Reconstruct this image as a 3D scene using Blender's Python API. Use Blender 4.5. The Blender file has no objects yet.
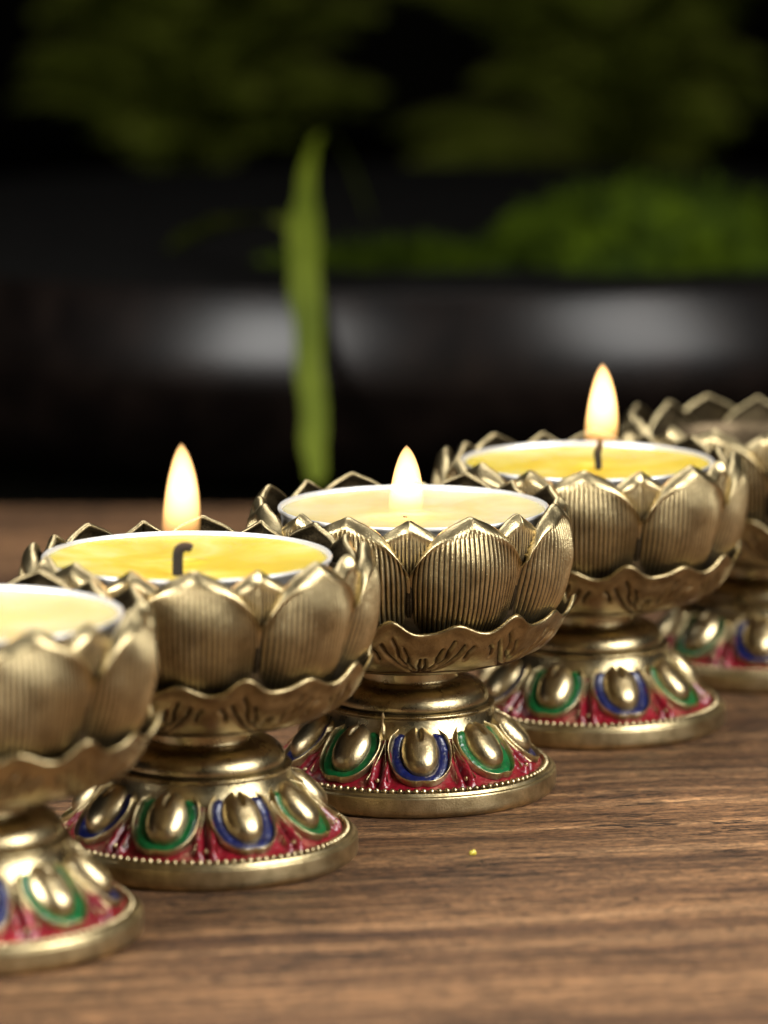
import bpy, math, random
import numpy as np
# Units: 1 Blender unit = 1 cm.
scene = bpy.context.scene
scene.unit_settings.system = 'METRIC'
scene.unit_settings.scale_length = 0.01
col = scene.collection
PI = math.pi
R = math.radians
random.seed(4)
rng = np.random.default_rng(7)

# ------------------------------------------------------------------ helpers
def mesh(name, verts, faces, cav=None, smooth=True):
    me = bpy.data.meshes.new(name)
    me.from_pydata([tuple(map(float, v)) for v in verts], [], [tuple(map(int, f)) for f in faces])
    if cav is not None:
        at = me.attributes.new('cav', 'FLOAT', 'POINT')
        at.data.foreach_set('value', np.asarray(cav, dtype=np.float32).ravel())
    if smooth:
        me.polygons.foreach_set('use_smooth', [True]*len(me.polygons))
    me.update()
    return me

def obj(name, me, mat=None, parent=None, loc=(0, 0, 0), rotz=0):
    o = bpy.data.objects.new(name, me)
    col.objects.link(o)
    if mat is not None and me is not None and not me.materials:
        me.materials.append(mat)
    if parent: o.parent = parent
    o.location = loc
    o.rotation_euler = (0, 0, rotz)
    return o

def thing(name, label, cat, loc=(0, 0, 0), rotz=0, group=None):
    o = bpy.data.objects.new(name, None)
    o.empty_display_size = 0.5
    col.objects.link(o)
    o.location = loc; o.rotation_euler = (0, 0, rotz)
    tag(o, label, cat, group)
    return o

def tag(o, label, cat, group=None):
    o['label'] = label; o['category'] = cat
    if group: o['group'] = group

def grid_faces(nu, nv, closed_u=False, base=0):
    """vertex index = base + j*nu + i  (i along u, j along v)"""
    f = []
    for j in range(nv-1):
        for i in range(nu if closed_u else nu-1):
            a = base+j*nu+i; b = base+j*nu+(i+1) % nu
            f.append((a, b, b+nu, a+nu))
    return f

def chaikin(pts, n=2):
    pts = [np.array(p, float) for p in pts]
    for _ in range(n):
        out = [pts[0]]
        for a, b in zip(pts[:-1], pts[1:]):
            out += [a*.75+b*.25, a*.25+b*.75]
        out.append(pts[-1]); pts = out
    return pts

def lathe(name, prof, seg=160, smooth_n=1, cavf=None, wob=0):
    prof = chaikin(prof, smooth_n) if smooth_n else [np.array(p, float) for p in prof]
    v = []; cav = []
    for k, (r, z) in enumerate(prof):
        for i in range(seg):
            a = 2*PI*i/seg
            rr = r*(1+wob*math.sin(3*a+z))
            v.append((rr*math.cos(a), rr*math.sin(a), z))
            cav.append(cavf(r, z) if cavf else 1.0)
    return mesh(name, v, grid_faces(seg, len(prof), True), cav)

def tube(name, pts, rads, seg=10, cap=True):
    pts = [np.array(p, float) for p in pts]
    v = []; f = []
    n = len(pts)
    for k in range(n):
        t = pts[min(k+1, n-1)]-pts[max(k-1, 0)]
        t /= np.linalg.norm(t)+1e-9
        up = np.array([0, 1, 0.]) if abs(t[1]) < .9 else np.array([1., 0, 0])
        s = np.cross(t, up); s /= np.linalg.norm(s); q = np.cross(s, t)
        for i in range(seg):
            a = 2*PI*i/seg
            v.append(pts[k]+rads[k]*(math.cos(a)*s+math.sin(a)*q))
    f = grid_faces(seg, n, True)
    if cap:
        f.append(tuple(range(seg))[::-1]); f.append(tuple(range((n-1)*seg, n*seg)))
    return mesh(name, v, f)

def bez(p0, p1, p2, n):
    p0, p1, p2 = map(lambda p: np.array(p, float), (p0, p1, p2))
    return [(1-t)**2*p0+2*t*(1-t)*p1+t*t*p2 for t in np.linspace(0, 1, n)]

# ------------------------------------------------------------------ materials
def new_mat(name):
    m = bpy.data.materials.new(name); m.use_nodes = True
    nt = m.node_tree
    b = nt.nodes['Principled BSDF']
    return m, nt, b

def N(nt, kind, **kw):
    n = nt.nodes.new(kind)
    for k, v in kw.items(): setattr(n, k, v)
    return n

def ramp(nt, stops, src=None):
    r = nt.nodes.new('ShaderNodeValToRGB')
    el = r.color_ramp.elements
    while len(el) < len(stops): el.new(.5)
    for e, (p, c) in zip(el, stops):
        e.position = p; e.color = (*c, 1) if len(c) == 3 else c
    if src is not None: nt.links.new(src, r.inputs[0])
    return r

def noise(nt, scale, detail=4, rough=.55, vec=None, dist=0):
    n = nt.nodes.new('ShaderNodeTexNoise')
    n.inputs['Scale'].default_value = scale
    n.inputs['Detail'].default_value = detail
    n.inputs['Roughness'].default_value = rough
    n.inputs['Distortion'].default_value = dist
    if vec is not None: nt.links.new(vec, n.inputs['Vector'])
    return n

def brass(name, hi, lo, rough=.3, grime=(.045, .032, .018), bump=.02):
    m, nt, b = new_mat(name)
    L = nt.links.new
    tc = N(nt, 'ShaderNodeTexCoord')
    att = N(nt, 'ShaderNodeAttribute', attribute_name='cav')
    n1 = noise(nt, 3.2, 5, .62, tc.outputs['Object'])
    n2 = noise(nt, 34, 3, .6, tc.outputs['Object'])
    r1 = ramp(nt, [(.36, lo), (.64, hi)], n1.outputs['Fac'])
    # cavity patina and painted shade inside the cup : the attribute holds 1 on raised metal, 0 deep in the grooves
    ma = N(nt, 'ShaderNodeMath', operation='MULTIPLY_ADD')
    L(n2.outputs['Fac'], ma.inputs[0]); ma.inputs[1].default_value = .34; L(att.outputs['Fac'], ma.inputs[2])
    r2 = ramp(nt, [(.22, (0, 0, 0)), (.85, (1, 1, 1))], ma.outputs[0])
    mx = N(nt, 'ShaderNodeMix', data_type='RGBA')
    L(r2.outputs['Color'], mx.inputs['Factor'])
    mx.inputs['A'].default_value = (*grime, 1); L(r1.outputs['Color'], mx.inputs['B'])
    # small dark pits
    vo = noise(nt, 60, 2, .5, tc.outputs['Object'])
    rp = ramp(nt, [(.27, (.35, .35, .35)), (.36, (1, 1, 1))], vo.outputs['Fac'])
    mm = N(nt, 'ShaderNodeMix', data_type='RGBA', blend_type='MULTIPLY')
    mm.inputs['Factor'].default_value = 1
    L(mx.outputs['Result'], mm.inputs['A']); L(rp.outputs['Color'], mm.inputs['B'])
    L(mm.outputs['Result'], b.inputs['Base Color'])
    b.inputs['Metallic'].default_value = 1
    rr = N(nt, 'ShaderNodeMapRange')
    L(r2.outputs['Color'], rr.inputs['Value'])
    rr.inputs['To Min'].default_value = rough+.3; rr.inputs['To Max'].default_value = rough
    ad = N(nt, 'ShaderNodeMath', operation='MULTIPLY_ADD')
    L(n1.outputs['Fac'], ad.inputs[0]); ad.inputs[1].default_value = .10; 
    sb = N(nt, 'ShaderNodeMath', operation='SUBTRACT'); L(rr.outputs[0], sb.inputs[0]); sb.inputs[1].default_value = .05
    L(sb.outputs[0], ad.inputs[2]); L(ad.outputs[0], b.inputs['Roughness'])
    bp = N(nt, 'ShaderNodeBump'); bp.inputs['Strength'].default_value = .35; bp.inputs['Distance'].default_value = bump
    L(n2.outputs['Fac'], bp.inputs['Height']); L(bp.outputs[0], b.inputs['Normal'])
    return m

M = {}
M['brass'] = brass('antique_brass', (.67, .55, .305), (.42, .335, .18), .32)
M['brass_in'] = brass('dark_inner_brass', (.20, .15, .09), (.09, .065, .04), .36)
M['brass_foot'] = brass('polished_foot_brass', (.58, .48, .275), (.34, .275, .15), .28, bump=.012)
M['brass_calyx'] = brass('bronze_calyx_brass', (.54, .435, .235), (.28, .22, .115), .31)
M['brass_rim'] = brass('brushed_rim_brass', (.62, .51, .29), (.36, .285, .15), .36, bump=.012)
M['brass_boss'] = brass('gold_boss_brass', (.74, .61, .36), (.44, .35, .195), .31, bump=.015)

def enamel(name, c, c2):
    m, nt, b = new_mat(name)
    L = nt.links.new
    tc = N(nt, 'ShaderNodeTexCoord'); n1 = noise(nt, 9, 4, .6, tc.outputs['Object'])
    r = ramp(nt, [(.35, c2), (.65, c)], n1.outputs['Fac'])
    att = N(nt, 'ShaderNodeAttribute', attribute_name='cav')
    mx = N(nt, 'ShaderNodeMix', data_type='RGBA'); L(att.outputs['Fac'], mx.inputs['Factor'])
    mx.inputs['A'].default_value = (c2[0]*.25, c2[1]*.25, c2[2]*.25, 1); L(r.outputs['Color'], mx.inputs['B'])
    L(mx.outputs['Result'], b.inputs['Base Color'])
    b.inputs['Roughness'].default_value = .32
    b.inputs['Coat Weight'].default_value = .45; b.inputs['Coat Roughness'].default_value = .06
    n2 = noise(nt, 14, 2, .5, tc.outputs['Object'])
    bp = N(nt, 'ShaderNodeBump'); bp.inputs['Strength'].default_value = .5; bp.inputs['Distance'].default_value = .03
    L(n2.outputs['Fac'], bp.inputs['Height']); L(bp.outputs[0], b.inputs['Coat Normal']); L(bp.outputs[0], b.inputs['Normal'])
    return m
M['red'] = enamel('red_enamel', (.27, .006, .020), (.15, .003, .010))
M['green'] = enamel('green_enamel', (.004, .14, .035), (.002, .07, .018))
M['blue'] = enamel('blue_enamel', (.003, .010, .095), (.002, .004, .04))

def wax_mat(name, c, c2, pale):
    m, nt, b = new_mat(name)
    L = nt.links.new
    tc = N(nt, 'ShaderNodeTexCoord'); n1 = noise(nt, .8, 3, .5, tc.outputs['Object'], .8)
    r = ramp(nt, [(.40, c), (.52, c2), (.66, pale)], n1.outputs['Fac'])
    L(r.outputs['Color'], b.inputs['Base Color'])
    b.inputs['Roughness'].default_value = .22
    b.inputs['Subsurface Weight'].default_value = .7
    b.inputs['Subsurface Radius'].default_value = (.4, .32, .14)
    b.inputs['Subsurface Scale'].default_value = .6
    n2 = noise(nt, 2.2, 3, .5, tc.outputs['Object'], .6)
    bp = N(nt, 'ShaderNodeBump'); bp.inputs['Strength'].default_value = .10; bp.inputs['Distance'].default_value = .1
    L(n2.outputs['Fac'], bp.inputs['Height']); L(bp.outputs[0], b.inputs['Normal'])
    return m
M['wax_yellow'] = wax_mat('yellow_wax', (.72, .535, .06), (.76, .60, .10), (.80, .70, .22))
M['wax_pale'] = wax_mat('pale_wax', (.74, .60, .27), (.77, .65, .33), (.79, .70, .41))

m, nt, b = new_mat('tealight_tin')
b.inputs['Base Color'].default_value = (.88, .86, .82, 1); b.inputs['Metallic'].default_value = .55; b.inputs['Roughness'].default_value = .38
tc = N(nt, 'ShaderNodeTexCoord'); n1 = noise(nt, 6, 3, .5, tc.outputs['Object'])
bp = N(nt, 'ShaderNodeBump'); bp.inputs['Strength'].default_value = .3; bp.inputs['Distance'].default_value = .05
nt.links.new(n1.outputs['Fac'], bp.inputs['Height']); nt.links.new(bp.outputs[0], b.inputs['Normal'])
M['tin'] = m

m, nt, b = new_mat('charred_wick')
tc = N(nt, 'ShaderNodeTexCoord'); n1 = noise(nt, 30, 3, .6, tc.outputs['Object'])
r = ramp(nt, [(.4, (.004, .003, .002)), (.7, (.018, .010, .006))], n1.outputs['Fac'])
nt.links.new(r.outputs['Color'], b.inputs['Base Color']); b.inputs['Roughness'].default_value = .9
M['wick'] = m

def flame_mat(name, z0, z1, strength):
    m = bpy.data.materials.new(name); m.use_nodes = True
    nt = m.node_tree; nt.nodes.clear(); L = nt.links.new
    out = N(nt, 'ShaderNodeOutputMaterial')
    em = N(nt, 'ShaderNodeEmission')
    tc = N(nt, 'ShaderNodeTexCoord'); sx = N(nt, 'ShaderNodeSeparateXYZ'); L(tc.outputs['Object'], sx.inputs[0])
    mr = N(nt, 'ShaderNodeMapRange'); L(sx.outputs['Z'], mr.inputs['Value'])
    mr.inputs['From Min'].default_value = z0; mr.inputs['From Max'].default_value = z1
    rs = ramp(nt, [(0, (.0, .0, .0)), (.08, (.006, .006, .006)), (.18, (.05, .05, .05)), (.30, (.26, .26, .26)), (.60, (1, 1, 1)), (1, (1, 1, 1))], mr.outputs[0])
    rc = ramp(nt, [(0, (1, .46, .12)), (.35, (1, .53, .17)), (1, (1, .55, .21))], mr.outputs[0])
    mu = N(nt, 'ShaderNodeMath', operation='MULTIPLY'); L(rs.outputs['Color'], mu.inputs[0]); mu.inputs[1].default_value = strength
    L(rc.outputs['Color'], em.inputs['Color']); L(mu.outputs[0], em.inputs['Strength'])
    L(em.outputs[0], out.inputs['Volume'])
    return m

def wood_mat():
    m, nt, b = new_mat('old_walnut_wood'); L = nt.links.new
    tc = N(nt, 'ShaderNodeTexCoord')
    mp = N(nt, 'ShaderNodeMapping'); L(tc.outputs['Object'], mp.inputs[0])
    mp.inputs['Rotation'].default_value = (0, 0, R(-9))
    # slow bending of the grain
    wn = noise(nt, .12, 2, .5, mp.outputs[0])
    wa = N(nt, 'ShaderNodeVectorMath', operation='MULTIPLY_ADD')
    L(wn.outputs['Color'], wa.inputs[0]); wa.inputs[1].default_value = (0, .9, 0); L(mp.outputs[0], wa.inputs[2])
    def st(sx, sy, loc=(0, 0, 0)):
        q = N(nt, 'ShaderNodeMapping'); L(wa.outputs[0], q.inputs[0])
        q.inputs['Scale'].default_value = (sx, sy, 1); q.inputs['Location'].default_value = loc
        return q.outputs[0]
    def mul(a, c, f=1.):
        k = N(nt, 'ShaderNodeMix', data_type='RGBA', blend_type='MULTIPLY'); k.inputs['Factor'].default_value = f
        L(a, k.inputs['A']); L(c, k.inputs['B']); return k.outputs['Result']
    broad = noise(nt, 1, 3, .6, st(.05, .33), .5)
    band = noise(nt, 1, 6, .66, st(.055, 1.9, (3, 7, 0)), .5)
    fine = noise(nt, 1, 6, .72, st(.7, 5.2, (1, 2, 0)), .4)
    fleck = noise(nt, 1, 5, .75, st(3.2, 10), .2)
    r1 = ramp(nt, [(.32, (.058, .027, .013)), (.45, (.120, .062, .028)), (.56, (.190, .103, .048)), (.70, (.31, .182, .09))], band.outputs['Fac'])
    r0 = ramp(nt, [(.32, (.55, .52, .50)), (.66, (1.35, 1.32, 1.28))], broad.outputs['Fac'])
    r2 = ramp(nt, [(.34, (.34, .30, .28)), (.47, (.95, .95, .95)), (.64, (1.5, 1.47, 1.42))], fine.outputs['Fac'])
    r3 = ramp(nt, [(.36, (.20, .17, .15)), (.47, (.95, .95, .95)), (.62, (1.7, 1.65, 1.6))], fleck.outputs['Fac'])
    grit = noise(nt, 1, 4, .8, st(9, 13, (5, 5, 0)), 0)
    r5 = ramp(nt, [(.36, (.35, .32, .30)), (.47, (.95, .95, .95)), (.62, (1.5, 1.47, 1.42))], grit.outputs['Fac'])
    # open cracks: thin lines where a stretched noise crosses its middle value, only in worn zones
    cn = noise(nt, 1, 5, .62, st(.30, 2.4, (9, 1, 0)), .8)
    sb = N(nt, 'ShaderNodeMath', operation='SUBTRACT'); L(cn.outputs['Fac'], sb.inputs[0]); sb.inputs[1].default_value = .5
    ab = N(nt, 'ShaderNodeMath', operation='ABSOLUTE'); L(sb.outputs[0], ab.inputs[0])
    cm = noise(nt, 1, 3, .6, st(.22, .5, (4, 4, 0)))
    cmr = ramp(nt, [(.44, (.08, .08, .08)), (.54, (0, 0, 0))], cm.outputs['Fac'])
    ad = N(nt, 'ShaderNodeMath', operation='ADD'); L(ab.outputs[0], ad.inputs[0]); L(cmr.outputs['Color'], ad.inputs[1])
    r4 = ramp(nt, [(.004, (.10, .08, .07)), (.014, (1, 1, 1))], ad.outputs[0])
    c = mul(mul(mul(mul(mul(r1.outputs['Color'], r0.outputs['Color']), r2.outputs['Color'], .85), r3.outputs['Color'], .8), r4.outputs['Color']), r5.outputs['Color'], .8)
    L(c, b.inputs['Base Color'])
    b.inputs['Roughness'].default_value = .6
    b.inputs['Specular IOR Level'].default_value = .3
    s1 = N(nt, 'ShaderNodeMath', operation='MULTIPLY_ADD'); L(fleck.outputs['Fac'], s1.inputs[0]); s1.inputs[1].default_value = .7; L(fine.outputs['Fac'], s1.inputs[2])
    s2 = N(nt, 'ShaderNodeMath', operation='ADD'); L(s1.outputs[0], s2.inputs[0]); L(r4.outputs['Color'], s2.inputs[1])
    bp = N(nt, 'ShaderNodeBump'); bp.inputs['Strength'].default_value = 1; bp.inputs['Distance'].default_value = .09
    L(s2.outputs[0], bp.inputs['Height']); L(bp.outputs[0], b.inputs['Normal'])
    return m
M['wood'] = wood_mat()

def leafmat(name, c1, c2, rough=.5):
    m, nt, b = new_mat(name); L = nt.links.new
    tc = N(nt, 'ShaderNodeTexCoord'); n1 = noise(nt, .8, 4, .6, tc.outputs['Object'])
    r = ramp(nt, [(.38, c1), (.64, c2)], n1.outputs['Fac'])
    L(r.outputs['Color'], b.inputs['Base Color']); b.inputs['Roughness'].default_value = rough
    b.inputs['Specular IOR Level'].default_value = .08
    return m
M['fern'] = leafmat('fern_green', (.036, .046, .004), (.085, .100, .012))
M['moss'] = leafmat('moss_green', (.009, .017, .0003), (.034, .054, .0008), .9)
M['blade'] = leafmat('bright_blade_green', (.050, .068, .004), (.085, .108, .008))
M['soil'] = leafmat('dark_soil', (.0008, .0006, .0004), (.0025, .002, .0015), 1.0)
M['stalk'] = leafmat('stalk_brown', (.03, .02, .008), (.06, .045, .02))

m, nt, b = new_mat('black_glazed_ceramic')
tc = N(nt, 'ShaderNodeTexCoord'); n1 = noise(nt, .9, 3, .5, tc.outputs['Object'])
r = ramp(nt, [(.4, (.0025, .0016, .0013)), (.7, (.007, .0045, .0035))], n1.outputs['Fac'])
nt.links.new(r.outputs['Color'], b.inputs['Base Color']); b.inputs['Roughness'].default_value = .27; b.inputs['Specular IOR Level'].default_value = .22
M['ceramic'] = m
m, nt, b = new_mat('black_backdrop')
tc = N(nt, 'ShaderNodeTexCoord'); n1 = noise(nt, .03, 3, .5, tc.outputs['Object'])
r = ramp(nt, [(.4, (.0025, .0024, .0018)), (.7, (.006, .006, .004))], n1.outputs['Fac'])
nt.links.new(r.outputs['Color'], b.inputs['Base Color']); b.inputs['Roughness'].default_value = 1
b.inputs['Specular IOR Level'].default_value = 0
M['backdrop'] = m

# ------------------------------------------------------------------ lotus cup : petals
def interp(x, xs, ys):
    """smooth (cosine-free cubic hermite) interpolation"""
    xs = np.array(xs, float); ys = np.array(ys, float)
    d = np.gradient(ys, xs)
    x = np.clip(x, xs[0], xs[-1])
    i = np.clip(np.searchsorted(xs, x, side='right')-1, 0, len(xs)-2)
    h = xs[i+1]-xs[i]; t = (x-xs[i])/h
    return (2*t**3-3*t**2+1)*ys[i]+(t**3-2*t**2+t)*h*d[i]+(-2*t**3+3*t**2)*ys[i+1]+(t**3-t**2)*h*d[i+1]

PH = [2.15, 2.5, 2.8, 3.2, 3.6, 3.9, 4.1, 4.25]
PR = [1.72, 2.04, 2.24, 2.38, 2.42, 2.385, 2.335, 2.315]

def petal_mesh(name, kind):
    outer = kind == 'outer'
    nrib = 26 if outer else 30
    nu = nrib*8+1; nv = 64
    u = np.linspace(-1, 1, nu); v = np.linspace(0, 1, nv)
    # denser rows towards the top
    v = v**.85
    U, V = np.meshgrid(u, v)
    W = interp(V, [0, .2, .45, .7, .88, 1], [.87, .975, 1.0, 1.0, .955, .86])*R(22.9 if outer else 21.0)
    au = np.sqrt(U*U+.0012)-np.sqrt(.0012)
    htop = 4.235-.24*au-.36*np.abs(U)**3.4 if outer else 4.20-.34*au-.25*np.abs(U)**4
    # little ogee at the tip
    htop = htop+.020*np.exp(-(au/.12)**1.5)
    hb = 2.2+.22*U**2
    H = hb+(htop-hb)*V
    A = U*W
    base = interp(np.minimum(H, 4.28), PH+[4.30], PR+[2.315])
    if outer:
        bul = interp(V, [0, .3, .6, .85, 1], [.24, .29, .30, .23, .09])
        Rr = base-bul*np.abs(U)**2.0
        off = 0
        thick = .085
    else:
        Rr = base-.30-.05*np.abs(U)**2+.06*np.exp(-np.abs(U)/.10)*(V > .0)*np.clip(V*2, 0, 1)
        Rr = Rr+.18*np.clip((V-.6)/.4, 0, 1)**1.2
        thick = .07
    ph = (U+1)/2*nrib
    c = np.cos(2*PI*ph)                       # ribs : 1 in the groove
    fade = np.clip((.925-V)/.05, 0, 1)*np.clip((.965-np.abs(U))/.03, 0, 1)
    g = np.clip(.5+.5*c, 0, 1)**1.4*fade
    depth = .030 if outer else .016
    Rr = Rr-depth*g
    # raised border along the sides and a smooth bevelled lip along the top
    bord = np.clip((np.abs(U)-.955)/.03, 0, 1)
    lip = np.clip((V-.93)/.07, 0, 1)
    Rr = Rr+.014*bord*(1-lip)-.10*lip**1.6
    # slight hand-cast unevenness
    Rr = Rr+.008*np.sin(5*A*6+H*3)+.006*np.sin(9*H+U*4)
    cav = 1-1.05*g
    cav = np.where(V < .22, cav*np.clip(V/.22, 0, 1)**.8, cav)        # darker towards the foot of the petal
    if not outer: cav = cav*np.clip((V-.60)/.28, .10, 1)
    def P(A, H, Rr): return np.stack([Rr*np.sin(A), -Rr*np.cos(A), H], -1).reshape(-1, 3)
    front = P(A, H, Rr)
    Hb2 = H-.03*V
    back = P(A*.985, Hb2, Rr+depth*g-thick*(1.0+.3*(1-V)))
    n = nu*nv
    bi = [0*nu+i for i in range(nu)]+[j*nu+nu-1 for j in range(1, nv)]+[(nv-1)*nu+i for i in range(nu-2, -1, -1)]+[j*nu for j in range(nv-2, 0, -1)]
    cenp = front.mean(0)
    mid = []
    for k in bi:
        p = (front[k]+back[k])/2
        j, i = divmod(k, nu)
        d = np.array([0, 0, 0.])
        if i == 0: d += np.array([-.022, 0, 0])
        if i == nu-1: d += np.array([.022, 0, 0])
        if j == nv-1: d += np.array([0, 0, .022])
        mid.append(p+d)
    verts = np.vstack([front, back, np.array(mid)])
    faces = grid_faces(nu, nv)
    faces += [tuple(q+n for q in f[::-1]) for f in grid_faces(nu, nv)]
    nb = len(bi)
    for k in range(nb):
        a, b2 = bi[k], bi[(k+1) % nb]; ma, mb = 2*n+k, 2*n+(k+1) % nb
        faces.append((a, ma, mb, b2)); faces.append((ma, a+n, b2+n, mb))
    cv = np.concatenate([cav.ravel(), np.full(n, .10), np.full(nb, 1.0)])  # dark brass petal backs, darkened further to paint in the cup's shade
    return mesh(name, verts, faces, cv)

def seg_dist(px, py, a, b):
    ax, ay = a; bx, by = b
    dx, dy = bx-ax, by-ay
    t = np.clip(((px-ax)*dx+(py-ay)*dy)/(dx*dx+dy*dy+1e-9), 0, 1)
    return np.hypot(px-ax-t*dx, py-ay-t*dy)

def calyx_mesh():
    nu, nv = 960, 84
    ph = np.linspace(0, 2*PI, nu, endpoint=False)
    s = np.linspace(0, 1, nv)
    PHI, S = np.meshgrid(ph, s)
    # rim wave: 16 lobes of alternating size, rounded crests and tighter troughs
    k8 = np.cos(8*PHI); k16 = np.cos(16*PHI)
    wave = .082*k16+.028*k8+.016*np.cos(24*PHI+.6)+.02*k16*k16
    r = interp(S, [0, .12, .3, .5, .7, .86, 1], [.60, .80, 1.18, 1.62, 1.98, 2.18, 2.27])
    h = interp(S, [0, .12, .3, .5, .7, .86, 1], [1.80, 1.81, 1.86, 1.98, 2.18, 2.42, 2.69])
    w = np.clip((S-.45)/.55, 0, 1)
    h = h+wave*w**1.5
    r = r+(.030*k16+.03*k8)*w**1.2+.065*np.clip((S-.90)/.10, 0, 1)**2
    # engraved leaf veins, repeated every 45 degrees; local x = arc (cm), y = height along the wall
    loc = (PHI+PI/8-PI/16) % (PI/4)-PI/8
    X = loc*r; Y = S*2.1
    lines = []
    def poly(p):
        for a, b2 in zip(p[:-1], p[1:]): lines.append((a, b2)); lines.append(((-a[0], a[1]), (-b2[0], b2[1])))
    poly([(0, 1.10), (.16, 1.22), (.34, 1.40), (.50, 1.62), (.60, 1.82)])
    poly([(.02, 1.2), (.05, 1.42), (.03, 1.62)])
    poly([(.10, 1.30), (.20, 1.48), (.20, 1.62), (.27, 1.78)])
    poly([(.22, 1.42), (.33, 1.56), (.36, 1.72), (.44, 1.86)])
    poly([(.60, 1.55), (.66, 1.72), (.74, 1.84)])
    d = np.full(X.shape, 9.)
    for a, b2 in lines: d = np.minimum(d, seg_dist(X, Y, a, b2))
    g = np.exp(-(d/.026)**2)
    r2 = r-.045*g; h2 = h+.03*g
    cav = 1-.9*g
    cav = cav*np.where(S < .08, .5, 1)
    edge = np.clip((S-.95)/.05, 0, 1)
    cav = np.maximum(cav, edge)
    def P(r, h): return np.stack([r*np.sin(PHI), -r*np.cos(PHI), h], -1).reshape(-1, 3)
    out = P(r2, h2); inn = P(r-.075*np.clip(S*3, 0, 1), h+.045*(1-S)+.0)
    n = nu*nv
    top = np.stack([(r[-1]-.030)*np.sin(ph), -(r[-1]-.030)*np.cos(ph), h[-1]+.035], -1)
    verts = np.vstack([out, inn, top])
    f = grid_faces(nu, nv, True)
    f += [tuple(q+n for q in t[::-1]) for t in grid_faces(nu, nv, True)]
    e = (nv-1)*nu
    for i in range(nu):
        j = (i+1) % nu
        f.append((e+i, e+j, 2*n+j, 2*n+i)); f.append((2*n+i, 2*n+j, n+e+j, n+e+i))
    cv = np.concatenate([cav.ravel(), np.full(n, .12), np.ones(nu)])
    return mesh('calyx', verts, f, cv)

# ------------------------------------------------------------------ the foot
SK_R = [1.20, 1.235, 1.31, 1.43, 1.57, 1.71, 1.83, 1.90]
SK_H = [1.20, 1.08, .94, .78, .635, .50, .41, .375]
SK_S = [0.]
for i in range(1, 8): SK_S.append(SK_S[-1]+math.hypot(SK_R[i]-SK_R[i-1], SK_H[i]-SK_H[i-1]))
SK_L = SK_S[-1]
def skirt(x, y, z, phi0=0):
    """x lateral cm, y cm down the slope, z cm off the surface -> xyz arrays"""
    r = interp(y, SK_S, SK_R); h = interp(y, SK_S, SK_H)
    dr = interp(y+.01, SK_S, SK_R)-interp(y-.01, SK_S, SK_R); dh = interp(y+.01, SK_S, SK_H)-interp(y-.01, SK_S, SK_H)
    l = np.hypot(dr, dh)+1e-9
    nr, nh = -dh/l, dr/l
    a = phi0+x/np.maximum(r, .1)
    rr = r+nr*z; hh = h+nh*z
    return np.stack([rr*np.sin(a), -rr*np.cos(a), hh], -1)

NP = 9
def curve(a, b, cy, egg, th, top_sharp=0):
    """closed egg curve; th=0 right, pi/2 bottom"""
    c_, s_ = np.cos(th), np.sin(th)
    x = a*np.sign(c_)*np.abs(c_)**.9*(1+egg*s_)
    y = cy+b*np.sign(s_)*np.abs(s_)**.92
    up = np.clip(-np.sin(th), 0, 1)
    x = x*(1-top_sharp*up**2)
    return x, y
def boss_mesh():
    nt_, nr_ = 72, 22
    th = np.linspace(0, 2*PI, nt_, endpoint=False); rho = np.linspace(0, 1, nr_)
    T, Q = np.meshgrid(th, rho)
    ex, ey = curve(.270, .40, .47, .02, T, .12)
    X = ex*Q; Y = .50+(ey-.50)*Q
    Z = .20*np.clip(1-Q**2.8, 0, 1)**.62+.01
    Z = Z*(1+.10*(Y-.5)/.45)
    notch = np.exp(-(X/.026)**2)*np.clip((.36-Y)/.14, 0, 1)
    Z = Z-.11*notch
    cav = 1-.9*notch
    cav = cav*np.clip((1.02-Q)/.10, .25, 1)
    v = skirt(X.ravel(), Y.ravel(), Z.ravel())
    return mesh('boss', v, grid_faces(nt_, nr_, True), cav)
def band_mesh(name, inner, outer, zf, nr_=12, cavf=None):
    nt_ = 120
    th = np.linspace(0, 2*PI, nt_, endpoint=False); q = np.linspace(0, 1, nr_)
    T, Q = np.meshgrid(th, q)
    xi, yi = curve(*inner[:4], T, inner[4]); xo, yo = curve(*outer[:4], T, outer[4])
    X = xi+(xo-xi)*Q; Y = yi+(yo-yi)*Q
    Y = np.clip(Y, .0, SK_L+.03)
    Z = zf(Q, T)
    Z = Z-.12*np.clip((.24-Y)/.16, 0, 1)
    # heart-like dip where the ring meets the bottom of the petal
    Y = Y-.035*np.exp(-(X/.07)**2)*(Y > .7)*np.clip(Q*1.5, 0, 1)
    cav = cavf(Q, T) if cavf else np.ones_like(Q)
    v = skirt(X.ravel(), Y.ravel(), Z.ravel())
    return mesh(name, v, grid_faces(nt_, nr_, True), cav)
IN_ = (.250, .385, .475, .02, .10)
MID = (.418, .510, .515, .0, .08)
OUT = (.450, .548, .515, .0, .08)
def inlay_mesh(name):
    return band_mesh(name, IN_, MID, lambda Q, T: .04+.02*np.sin(PI*np.clip(Q, 0, 1))-.02*(np.abs(Q-.5)*2)**6)
def border_mesh():
    return band_mesh('border', (MID[0]-.012, MID[1]-.012, .515, .0, .08), OUT,
                     lambda Q, T: .01+.10*np.sin(PI*np.clip(Q, 0, 1))**.7, 10, lambda Q, T: np.clip(1.15-np.abs(Q-.45)*1.3, .1, 1))

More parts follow.
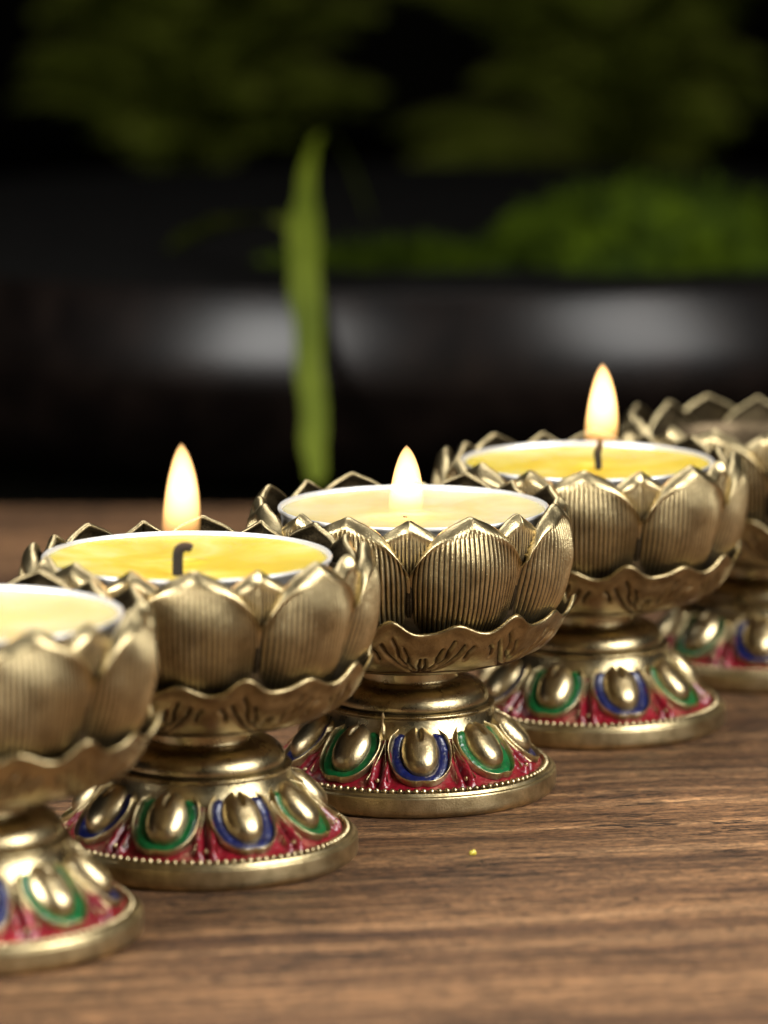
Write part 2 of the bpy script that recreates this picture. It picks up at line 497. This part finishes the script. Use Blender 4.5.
def skirt_mesh():
    nu, nv = 720, 60
    a = np.linspace(0, 2*PI, nu, endpoint=False); y = np.linspace(0, SK_L, nv)
    Aa, Y = np.meshgrid(a, y)
    loc = ((Aa+PI/NP) % (2*PI/NP))-PI/NP          # 0 at petal centre
    d = PI/NP-np.abs(loc)                         # 0 at gap centre
    r = interp(Y, SK_S, SK_R); D = d*r
    w = np.clip((Y-.25)/.5, 0, 1)
    Z = .05*w*np.abs(np.sin(np.clip(D/.16, 0, 1)*PI))-.05*w*np.exp(-(D/.03)**2)+.04*w*np.exp(-((D-.10)/.05)**2)
    Z = Z*np.clip((SK_L-Y)/.08, 0, 1)
    cav = 1-.8*np.exp(-(D/.02)**2)*w
    p = skirt(Aa.ravel()*0, Y.ravel(), Z.ravel())
    rad = np.hypot(p[:, 0], p[:, 1]); h = p[:, 2]
    v = np.stack([rad*np.sin(Aa.ravel()), -rad*np.cos(Aa.ravel()), h], -1)
    return mesh('skirt', v, grid_faces(nu, nv, True), cav)

def fold_mesh():
    """thin brass fold lines standing in the red enamel between two petals: a Y of two ridges"""
    vs = []; fs = []
    def ridge(p0, p1, p2, w):
        pts = bez((*p0, 0), (*p1, 0), (*p2, 0), 18)
        base = len(vs)
        for k, p in enumerate(pts):
            t = k/17
            ww = w*(1-.6*t)
            for j, (dx, dz) in enumerate([(-ww, .0), (-ww*.5, .07), (0, .085), (ww*.5, .07), (ww, .0)]):
                vs.append(skirt(np.array([p[0]+dx]), np.array([p[1]]), np.array([dz+.0]))[0])
        fs.extend(grid_faces(5, 18, False, base))
    ridge((.0, .30), (.03, .6), (.15, .98), .009)
    ridge((.0, .30), (-.03, .6), (-.15, .98), .009)
    # little drop at the lower end
    base = len(vs); n = 12
    th = np.linspace(0, 2*PI, n, endpoint=False)
    for q in (1, .7, .35, .02):
        for t in th:
            vs.append(skirt(np.array([.03*q*math.cos(t)]), np.array([.97+.04*q*math.sin(t)]), np.array([.04+.05*math.sqrt(1-q*q*.98)]))[0])
    fs.extend(grid_faces(n, 4, True, base))
    return mesh('fold', vs, fs, np.ones(len(vs)))

def beads_mesh(n=112, rad=.043, rr=1.965, hz=.372):
    v = []; f = []
    for k in range(n):
        a = 2*PI*k/n; c = np.array([rr*math.cos(a), rr*math.sin(a), hz])
        base = len(v)
        for j in range(7):
            t = PI*(j+.001)/6.002
            for i in range(10):
                p = 2*PI*i/10
                v.append(c+rad*np.array([math.sin(t)*math.cos(p), math.sin(t)*math.sin(p), math.cos(t)]))
        f += grid_faces(10, 7, True, base)
    return mesh('bead_ring', v, f, np.ones(len(v)))

me_outer = petal_mesh('outer_petal', 'outer')
me_inner = petal_mesh('inner_petal', 'inner')
me_calyx = calyx_mesh()
me_boss = boss_mesh(); me_gin = inlay_mesh('green_inlay'); me_bin = inlay_mesh('blue_inlay'); me_border = border_mesh()
me_skirt = skirt_mesh(); me_fold = fold_mesh(); me_beads = beads_mesh()
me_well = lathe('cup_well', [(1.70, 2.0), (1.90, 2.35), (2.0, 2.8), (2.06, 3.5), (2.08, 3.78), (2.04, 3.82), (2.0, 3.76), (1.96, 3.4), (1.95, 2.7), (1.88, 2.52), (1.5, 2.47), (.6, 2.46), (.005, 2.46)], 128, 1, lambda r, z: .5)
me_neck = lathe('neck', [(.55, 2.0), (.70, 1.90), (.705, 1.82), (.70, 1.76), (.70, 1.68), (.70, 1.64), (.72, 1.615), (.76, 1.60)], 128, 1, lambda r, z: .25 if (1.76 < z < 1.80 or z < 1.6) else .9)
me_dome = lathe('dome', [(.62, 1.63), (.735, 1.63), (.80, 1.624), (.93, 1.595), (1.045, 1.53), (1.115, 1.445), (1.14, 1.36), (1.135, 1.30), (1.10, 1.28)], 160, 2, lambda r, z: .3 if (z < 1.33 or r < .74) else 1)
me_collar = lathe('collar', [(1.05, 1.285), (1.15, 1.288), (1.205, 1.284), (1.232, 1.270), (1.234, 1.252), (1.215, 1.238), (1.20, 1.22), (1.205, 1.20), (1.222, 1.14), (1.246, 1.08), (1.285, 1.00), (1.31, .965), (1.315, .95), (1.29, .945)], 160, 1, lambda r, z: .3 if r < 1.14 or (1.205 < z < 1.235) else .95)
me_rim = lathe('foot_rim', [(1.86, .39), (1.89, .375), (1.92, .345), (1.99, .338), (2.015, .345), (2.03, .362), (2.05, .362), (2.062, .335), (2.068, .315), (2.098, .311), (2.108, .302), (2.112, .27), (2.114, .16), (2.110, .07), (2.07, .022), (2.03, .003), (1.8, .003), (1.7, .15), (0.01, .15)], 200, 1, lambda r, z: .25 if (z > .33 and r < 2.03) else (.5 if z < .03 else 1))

def drop_mark():
    """small cast drop-shaped mark on the collar wall"""
    vs = []; fs = []
    prof = [(0, .012), (.06, .03), (.10, .02), (.14, .012), (.20, .035), (.30, .055), (.36, .02)]
    n = 10
    for k, (d, w) in enumerate(prof):
        for i in range(n):
            t = 2*PI*i/n
            vs.append((w*math.cos(t), -1.225-.03*max(0, math.sin(t))-(.03 if d > .2 else 0), 1.33-d))
    fs = grid_faces(n, len(prof), True)
    return mesh('cast_mark', vs, fs, np.ones(len(vs)))

def make_holder(label):
    t = thing('lotus_candle_holder', label, 'candle holder', group='brass lotus candle holders standing in a row')
    for k in range(8):
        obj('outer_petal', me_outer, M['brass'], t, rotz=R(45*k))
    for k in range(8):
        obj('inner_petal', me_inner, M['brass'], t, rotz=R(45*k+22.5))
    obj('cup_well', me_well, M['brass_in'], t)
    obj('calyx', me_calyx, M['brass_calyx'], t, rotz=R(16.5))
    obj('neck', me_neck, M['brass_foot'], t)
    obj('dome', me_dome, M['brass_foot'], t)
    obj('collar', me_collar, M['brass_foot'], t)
    return t

def make_foot(t, rot, first=True):
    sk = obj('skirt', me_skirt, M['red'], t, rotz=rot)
    for k in range(NP):
        a = 2*PI*k/NP
        bd = obj('petal_border', me_border, M['brass'], t, rotz=rot+a)
        obj('boss', me_boss, M['brass_boss'], bd)
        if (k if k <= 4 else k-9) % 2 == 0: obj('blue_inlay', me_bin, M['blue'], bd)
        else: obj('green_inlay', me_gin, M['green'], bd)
        obj('fold', me_fold, M['brass'], sk, rotz=a+PI/NP)
    r = obj('foot_rim', me_rim, M['brass_rim'], t, rotz=rot)
    obj('bead_ring', me_beads, M['brass_boss'], r)

# label, x, y, cup rotation, foot rotation (deg, + = towards the right), holder
HOLD = [
 ('antique brass lotus candle holder nearest the camera, cut off by the left edge, blurred', -5.12, -8.17, -2.5+22.5, 0.5+0, 'A'),
 ('antique brass lotus candle holder whose bright yellow tealight has a black hooked wick', -2.46, -4.05, -1.5, 22, 'B'),
 ('sharply focused antique brass lotus candle holder in the middle of the row', .36, 0, 22.5, 6, 'C'),
 ('antique brass lotus candle holder behind the sharp middle one, holding the farthest lit tealight', 3.14, 4.36, -2.0, 20, 'D'),
 ('farthest brass lotus candle holder, empty, half cut off by the right edge', 6.15, 8.45, -20, 0, 'E'),
]
# foot angle = position of one blue petal
FOOTROT = {'A': 81, 'B': 22, 'C': 6, 'D': 20, 'E': 0}
roots = {}
proto = make_holder(HOLD[0][0])
make_foot(proto, 0)
bpy.context.view_layer.update()
base_rot = [c.rotation_euler.z for c in proto.children]
def copy_tree(o, parent=None):
    c = o.copy(); col.objects.link(c); c.parent = parent
    for ch in list(o.children): copy_tree(ch, c)
    return c
for i, (lab, x, y, cr, fr, key) in enumerate(HOLD):
    o = proto if i == 0 else copy_tree(proto)
    o['label'] = lab
    o.location = (x, y, 0)
    va = math.degrees(math.atan2(-x, y+59))     # the row is seen slightly from the side
    f = FOOTROT[key]+va; cr = cr+va
    o.rotation_euler = (0, 0, R(cr))
    roots[key] = o
    for ch_i, ch in enumerate(o.children):                     # turn the foot against the cup, as each casting is a little different
        n = ch.name.split('.')[0]
        if n in ('skirt', 'petal_border', 'foot_rim'):
            ch.rotation_euler.z = base_rot[ch_i]+R(f-cr)
mk = obj('cast_mark', drop_mark(), M['brass'], roots['C'])
mk.rotation_euler.z = R(-17.5-22.5)

# ------------------------------------------------------------------ tealights
me_tin = lathe('tin', [(.005, 0.02), (1.6, .02), (1.82, .03), (1.85, .12), (1.865, .8), (1.88, 1.50), (1.91, 1.53), (1.935, 1.56), (1.93, 1.595), (1.90, 1.60), (1.875, 1.57), (1.86, 1.45)], 160, 1)
def wax_mesh(name, seed, dent):
    nr_, ns = 40, 120
    rg = np.random.default_rng(seed)
    ps = rg.uniform(0, 6.28, 6)
    vs = []
    for j in range(nr_):
        r = 1.862*(j/(nr_-1))**.9
        for i in range(ns):
            a = 2*PI*i/ns
            z = 1.515+.035*(r/1.86)**6
            z += .010*math.sin(2.1*r*math.cos(a)+ps[0])*math.sin(2.4*r*math.sin(a)+ps[1])
            z -= dent*math.exp(-(r/.5)**2)
            z += .02*math.exp(-((r-.17)/.08)**2)
            vs.append((max(r, .002)*math.cos(a), max(r, .002)*math.sin(a), z))
    f = grid_faces(ns, nr_, True)
    # sides, so the wax has a body
    base = len(vs)
    for i in range(ns):
        a = 2*PI*i/ns; vs.append((1.84*math.cos(a), 1.84*math.sin(a), .1))
    for i in range(ns):
        j = (i+1) % ns; e = (nr_-1)*ns
        f.append((e+i, e+j, base+j, base+i))
    f.append(tuple(range(base, base+ns))[::-1])
    return mesh(name, vs, f)
def flame_mesh(name, h, w):
    prof = [(0, .80), (.12, .96), (.25, 1.0), (.40, .97), (.55, .87), (.70, .72), (.84, .50), (.93, .29), (.975, .13), (1.0, .0)]
    t = np.linspace(0, 1, 36)
    rr = np.interp(t, [p[0] for p in prof], [p[1] for p in prof])
    rr = np.convolve(np.pad(rr, 1, 'edge'), [.25, .5, .25], 'valid'); rr[0] = 0.004; rr[-1] = .004
    seg = 32; v = []
    for k in range(36):
        lean = .03*h*math.sin(t[k]*2.2)
        for i in range(seg):
            a = 2*PI*i/seg
            v.append((rr[k]*w/2*math.cos(a)+lean, rr[k]*w/2*math.sin(a), t[k]*h))
    f = grid_faces(seg, 36, True)
    f.append(tuple(range(seg))[::-1]); f.append(tuple(range(35*seg, 36*seg)))
    return mesh(name, v, f)

TZ = 2.49
def tealight(key, label, off, wax, wick, flame=None, dent=.02, seed=1, fy=0., power=9):
    x, y = roots[key].location.x, roots[key].location.y
    t = thing('tealight', label, 'tealight', (x+off[0], y+off[1], TZ), R(37*seed), 'tealights in the lotus holders')
    t.rotation_euler.z = 0
    obj('tin', me_tin, M['tin'], t)
    obj('wax', wax_mesh('wax', seed, dent), wax, t, rotz=R(50*seed))
    pts, rad = wick
    obj('wick', tube('wick', pts, rad, 10), M['wick'], t, (0, fy, 0))
    if flame:
        fx, z0, z1, w, st = flame
        fl = obj('flame', flame_mesh('flame', z1-z0, w), flame_mat('candle_flame', 0, z1-z0, st), t, (fx, fy, z0-TZ))
        ld = bpy.data.lights.new('flame_glow', 'POINT'); ld.energy = power; ld.color = (1, .62, .28)
        ld.shadow_soft_size = .10
        lo = bpy.data.objects.new('flame_glow', ld); col.objects.link(lo); lo.parent = fl; lo.location = (0, 0, (z1-z0)*.5)
    return t

hook = chaikin([(-.02, 0, 1.40), (-.02, 0, 1.72), (-.01, 0, 1.84), (.05, 0, 1.885), (.12, 0, 1.885), (.17, 0, 1.86)], 2)
hr = list(np.interp(np.linspace(0, 1, len(hook)), [0, .5, .8, 1], [.072, .070, .062, .045]))
thin = chaikin([(0, 0, 1.40), (.01, 0, 1.62), (-.02, 0, 1.74), (.03, 0, 1.86), (.02, 0, 1.98)], 2)
tr = list(np.interp(np.linspace(0, 1, len(thin)), [0, .6, 1], [.05, .06, .035]))
short = chaikin([(0, 0, 1.40), (.0, 0, 1.48), (.01, 0, 1.515)], 1)
sr = [.04]*len(short)
def at(w, dx): return [(p[0]+dx, p[1], p[2]) for p in w]
tealight('A', 'pale yellow tealight in the blurred holder cut off at the left edge', (-.02, 0), M['wax_pale'], (short, sr), (.02, 4.2, 5.3, .5, 17), seed=3)
tealight('B', 'bright yellow lit tealight with a thick black wick hooked to the right', (-.16, 0), M['wax_yellow'], (at(hook, -.05), hr), (-.045, 4.27, 5.75, .50, 17), seed=2, fy=-1.05)
tealight('C', 'cream lit tealight with a short flame in the sharply focused holder', (.06, 0), M['wax_pale'], (at(short, -.12), sr), (-.13, 3.90, 5.03, .49, 17), seed=5, fy=-.45)
tealight('D', 'yellow lit tealight with a thin straight dark wick, farthest of the burning candles', (-.04, 0), M['wax_yellow'], (at(thin, .15), tr), (.17, 4.14, 5.62, .52, 17), seed=8, fy=-.3)

# ------------------------------------------------------------------ table, backdrop
def box_mesh(name, x0, x1, y0, y1, z0, z1, nx=1, ny=1):
    v = [(x, y, z) for z in (z0, z1) for y in (y0, y1) for x in (x0, x1)]
    f = [(0, 2, 3, 1), (4, 5, 7, 6), (0, 1, 5, 4), (2, 6, 7, 3), (0, 4, 6, 2), (1, 3, 7, 5)]
    return mesh(name, v, f, None, False)
tb = obj('tabletop', box_mesh('tabletop', -70, 70, -75, 25, -1.2, 0), M['wood']); tb['kind'] = 'structure'
gd = obj('dark_floor', box_mesh('dark_floor', -220, 220, 25.01, 149, -4, -1.2), M['backdrop']); gd['kind'] = 'structure'
bd = obj('backdrop', box_mesh('backdrop', -220, 220, 150, 152, -80, 160), M['backdrop']); bd['kind'] = 'structure'
# crumb
def lump(name, s, seed, seg=14, amp=.25):
    rg = np.random.default_rng(seed); ph = rg.uniform(0, 6.28, 9); v = []
    for j in range(seg):
        t = PI*(j+.01)/(seg-.98)
        for i in range(seg*2):
            p = PI*i/seg
            d = np.array([math.sin(t)*math.cos(p), math.sin(t)*math.sin(p), math.cos(t)])
            k = 1+amp*(math.sin(3*d[0]+ph[0])*math.sin(4*d[1]+ph[1])+.6*math.sin(7*d[2]+ph[2])*math.sin(6*d[0]+ph[3]))
            v.append(d*k*np.array(s))
    return mesh(name, v, grid_faces(seg*2, seg, True))
cb = obj('wax_crumb', lump('wax_crumb', (.05, .05, .035), 3), M['wax_yellow'], None, (1.195, -4.07, .03))
tag(cb, 'tiny yellow wax crumb lying on the bare wood in front of the middle holder', 'crumb')

# ------------------------------------------------------------------ planter and plants behind
PX, PY = 1.6, 48.0
pl = thing('planter_bowl', 'wide glossy black ceramic planter bowl standing behind the candle holders', 'planter', (PX, PY, -1.2))
prof = [(10.5, 0), (11.5, .05), (13.2, .6), (14.5, 1.6), (14.95, 2.7), (14.93, 3.5), (14.74, 4.3), (14.55, 4.85), (14.50, 4.93), (14.42, 4.90), (14.3, 4.6), (13.5, 4.3), (13.0, 4.2)]
prof = [(r+3.0, z) for r, z in prof]
obj('bowl', lathe('bowl', prof, 200, 2), M['ceramic'], pl)
obj('soil', lathe('soil', [(17.40, 4.885), (12, 4.91), (9, 4.93), (0.01, 5.0)], 64, 1), M['soil'], pl)

def moss(name, loc, s, seed, label):
    rg = np.random.default_rng(seed)
    # dense little shoots over a mound
    v = []; f = []
    for _ in range(2200):
        d = rg.normal(size=3); d /= np.linalg.norm(d); d[2] = abs(d[2])
        p = d*np.array(s)*rg.uniform(.8, 1.08)
        t = rg.normal(size=3); t /= np.linalg.norm(t)
        b2 = np.cross(d, t); b2 /= np.linalg.norm(b2)+1e-9
        L_ = rg.uniform(.2, .5); w = .07
        k = len(v)
        v += [p-b2*w, p+b2*w, p+d*L_+t*.12]
        f.append((k, k+1, k+2))
    o = thing('moss_mound', label, 'moss', loc)
    obj('mound', lump('mound', s, seed, 18, .12), M['moss'], o)
    obj('shoots', mesh('shoots', v, f, None, False), M['moss'], o)
    return o
moss('m', (6.3, 37.5, 3.3), (3.9, 3.0, 2.1), 11, 'bright green moss mound in the planter, behind the farthest flame')
moss('m', (.6, 37, 3.0), (3.8, 2.2, 1.0), 12, 'low dark moss mound in the planter behind the middle candle')

def frond_mesh(name, p0, p1, p2, width, n=26, seed=0, droop=.35):
    rg = np.random.default_rng(seed)
    pts = bez(p0, p1, p2, n)
    v = []; f = []
    for k in range(1, n-1):
        t = pts[k+1]-pts[k-1]; t /= np.linalg.norm(t)
        side = np.cross(t, (0, 0, 1)); side /= np.linalg.norm(side)+1e-9
        wl = width*math.sin(PI*(.12+.86*k/n))**.8
        for sgn in (-1, 1):
            d = side*sgn+t*.35+np.array([0, 0, -droop]); d /= np.linalg.norm(d)
            L_ = wl*rg.uniform(.85, 1.1); q = t*.30*width/3
            a = pts[k]
            b0 = len(v)
            v += [a-q*.6, a+d*L_*.4-q, a+d*L_, a+d*L_*.4+q, a+q*.6]
            f.append((b0, b0+1, b0+2, b0+3, b0+4))
    return mesh(name, v, f, None, False), pts
def fern(label, base, tips, width, seed, mat='fern'):
    o = thing('fern_plant', label, 'fern', base, group='ferns arching in the dark behind the candles')
    for i, (mid, tip) in enumerate(tips):
        me, pts = frond_mesh('frond', (0, 0, 0), mid, tip, width, 28, seed*10+i)
        fr = obj('frond', me, M[mat], o)
        obj('stalk', tube('stalk', pts, list(np.linspace(.09, .02, len(pts))), 6), M['stalk'], fr)
    return o
def tips(seed, n, x0, x1, z0, z1, y0=-4, y1=3, up=3.0):
    rg = np.random.default_rng(seed); out = []
    for _ in range(n):
        tx = rg.uniform(x0, x1); tz = rg.uniform(z0, z1); ty = rg.uniform(y0, y1)
        out.append(((tx*.35, ty*.3, tz+up), (tx, ty, tz)))
    return out
fern('olive fern arching over the left half of the background', (-6.5, 80, 2), tips(3, 34, -7, 7, 1.2, 7.5, up=2), 3.0, 3)
fern('olive fern arching over the right side of the planter above the bright moss', (7.5, 78, 2), tips(9, 34, -8, 7, 1.0, 7.5, up=2), 3.0, 5)

# long drooping blade of grass in front of the bowl
def blade_mesh(P, W, seed=0):
    rg = np.random.default_rng(seed)
    v = []
    P = chaikin(P, 3)
    n = len(P)
    for k, p in enumerate(P):
        s = k/(n-1)
        w = np.interp(s, [0, .2, .4, .55, .7, .85, 1], W)
        wl = w*(1+.10*math.sin(k*.9)+rg.uniform(-.05, .05)); wr = w*(1+.10*math.sin(k*.7+1)+rg.uniform(-.05, .05))
        for j, q in enumerate((-1, -.5, 0, .5, 1)):
            ww = wl if q < 0 else wr
            v.append(p+np.array([ww*q, .15*abs(q)*ww, .25*abs(q)*ww]))
    return mesh('leaf', v, grid_faces(5, n), None)
bl = thing('drooping_leaf', 'long narrow green leaf drooping down in front of the dark planter bowl', 'leaf', (-1.75, 32.0, 0))
obj('blade', blade_mesh([(1.4, 11.0, 4.2), (.9, 8.5, 5.9), (.4, 5.2, 6.8), (.1, 2.0, 6.5), (0, .2, 5.2), (.05, -1.6, 3.8), (.22, -3.2, 2.0), (.32, -4.6, .4), (.34, -4.8, .1)], [.02, .05, .12, .36, .30, .24, .03], 2), M['blade'], bl)
obj('side_blade', blade_mesh([(-3.2, 6.0, 3.9), (-2.2, 4.6, 4.5), (-1.0, 2.8, 4.9), (-.2, .9, 5.0), (0, .2, 4.7)], [.03, .35, .55, .6, .5, .3, .1], 4), M['fern'], bl)

# ------------------------------------------------------------------ light
w = bpy.data.worlds.new('World'); scene.world = w; w.use_nodes = True
w.node_tree.nodes['Background'].inputs['Color'].default_value = (.55, .6, .7, 1)
w.node_tree.nodes['Background'].inputs['Strength'].default_value = .010
def area(name, loc, target, sx, sy, energy, color=(1, 1, 1)):
    ld = bpy.data.lights.new(name, 'AREA'); ld.shape = 'RECTANGLE'; ld.size = sx; ld.size_y = sy
    ld.energy = energy; ld.color = color
    o = bpy.data.objects.new(name, ld); col.objects.link(o); o.location = loc
    import mathutils
    d = mathutils.Vector(target)-mathutils.Vector(loc)
    o.rotation_euler = d.to_track_quat('-Z', 'Y').to_euler()
    return o
area('softbox_right', (34, -22, 26), (0, 0, 2), 24, 30, 36000, (1, .975, .93))
area('softbox_left', (-38, -38, 25), (0, 0, 2), 26, 32, 58000, (1, .98, .94))
area('softbox_top', (-4, 18, 48), (0, 2, 2), 40, 24, 15000, (1, .97, .93))

# ------------------------------------------------------------------ camera
cd = bpy.data.cameras.new('camera'); cam = bpy.data.objects.new('camera', cd); col.objects.link(cam)
cam.location = (0, -59.0, 13.69); cam.rotation_euler = (R(90-9.33), 0, 0)
cd.sensor_fit = 'VERTICAL'; cd.sensor_height = 36; cd.sensor_width = 27; cd.lens = 4200/1024*36
cd.clip_start = 1; cd.clip_end = 2000
cd.dof.use_dof = True; cd.dof.focus_distance = 58.3; cd.dof.aperture_fstop = cd.lens*1e-3/.92
scene.camera = cam
scene.render.engine = 'CYCLES'
scene.render.resolution_x = 768; scene.render.resolution_y = 1024
scene.view_settings.view_transform = 'Standard'; scene.view_settings.look = 'None'
scene.view_settings.exposure = 0; scene.view_settings.gamma = 1
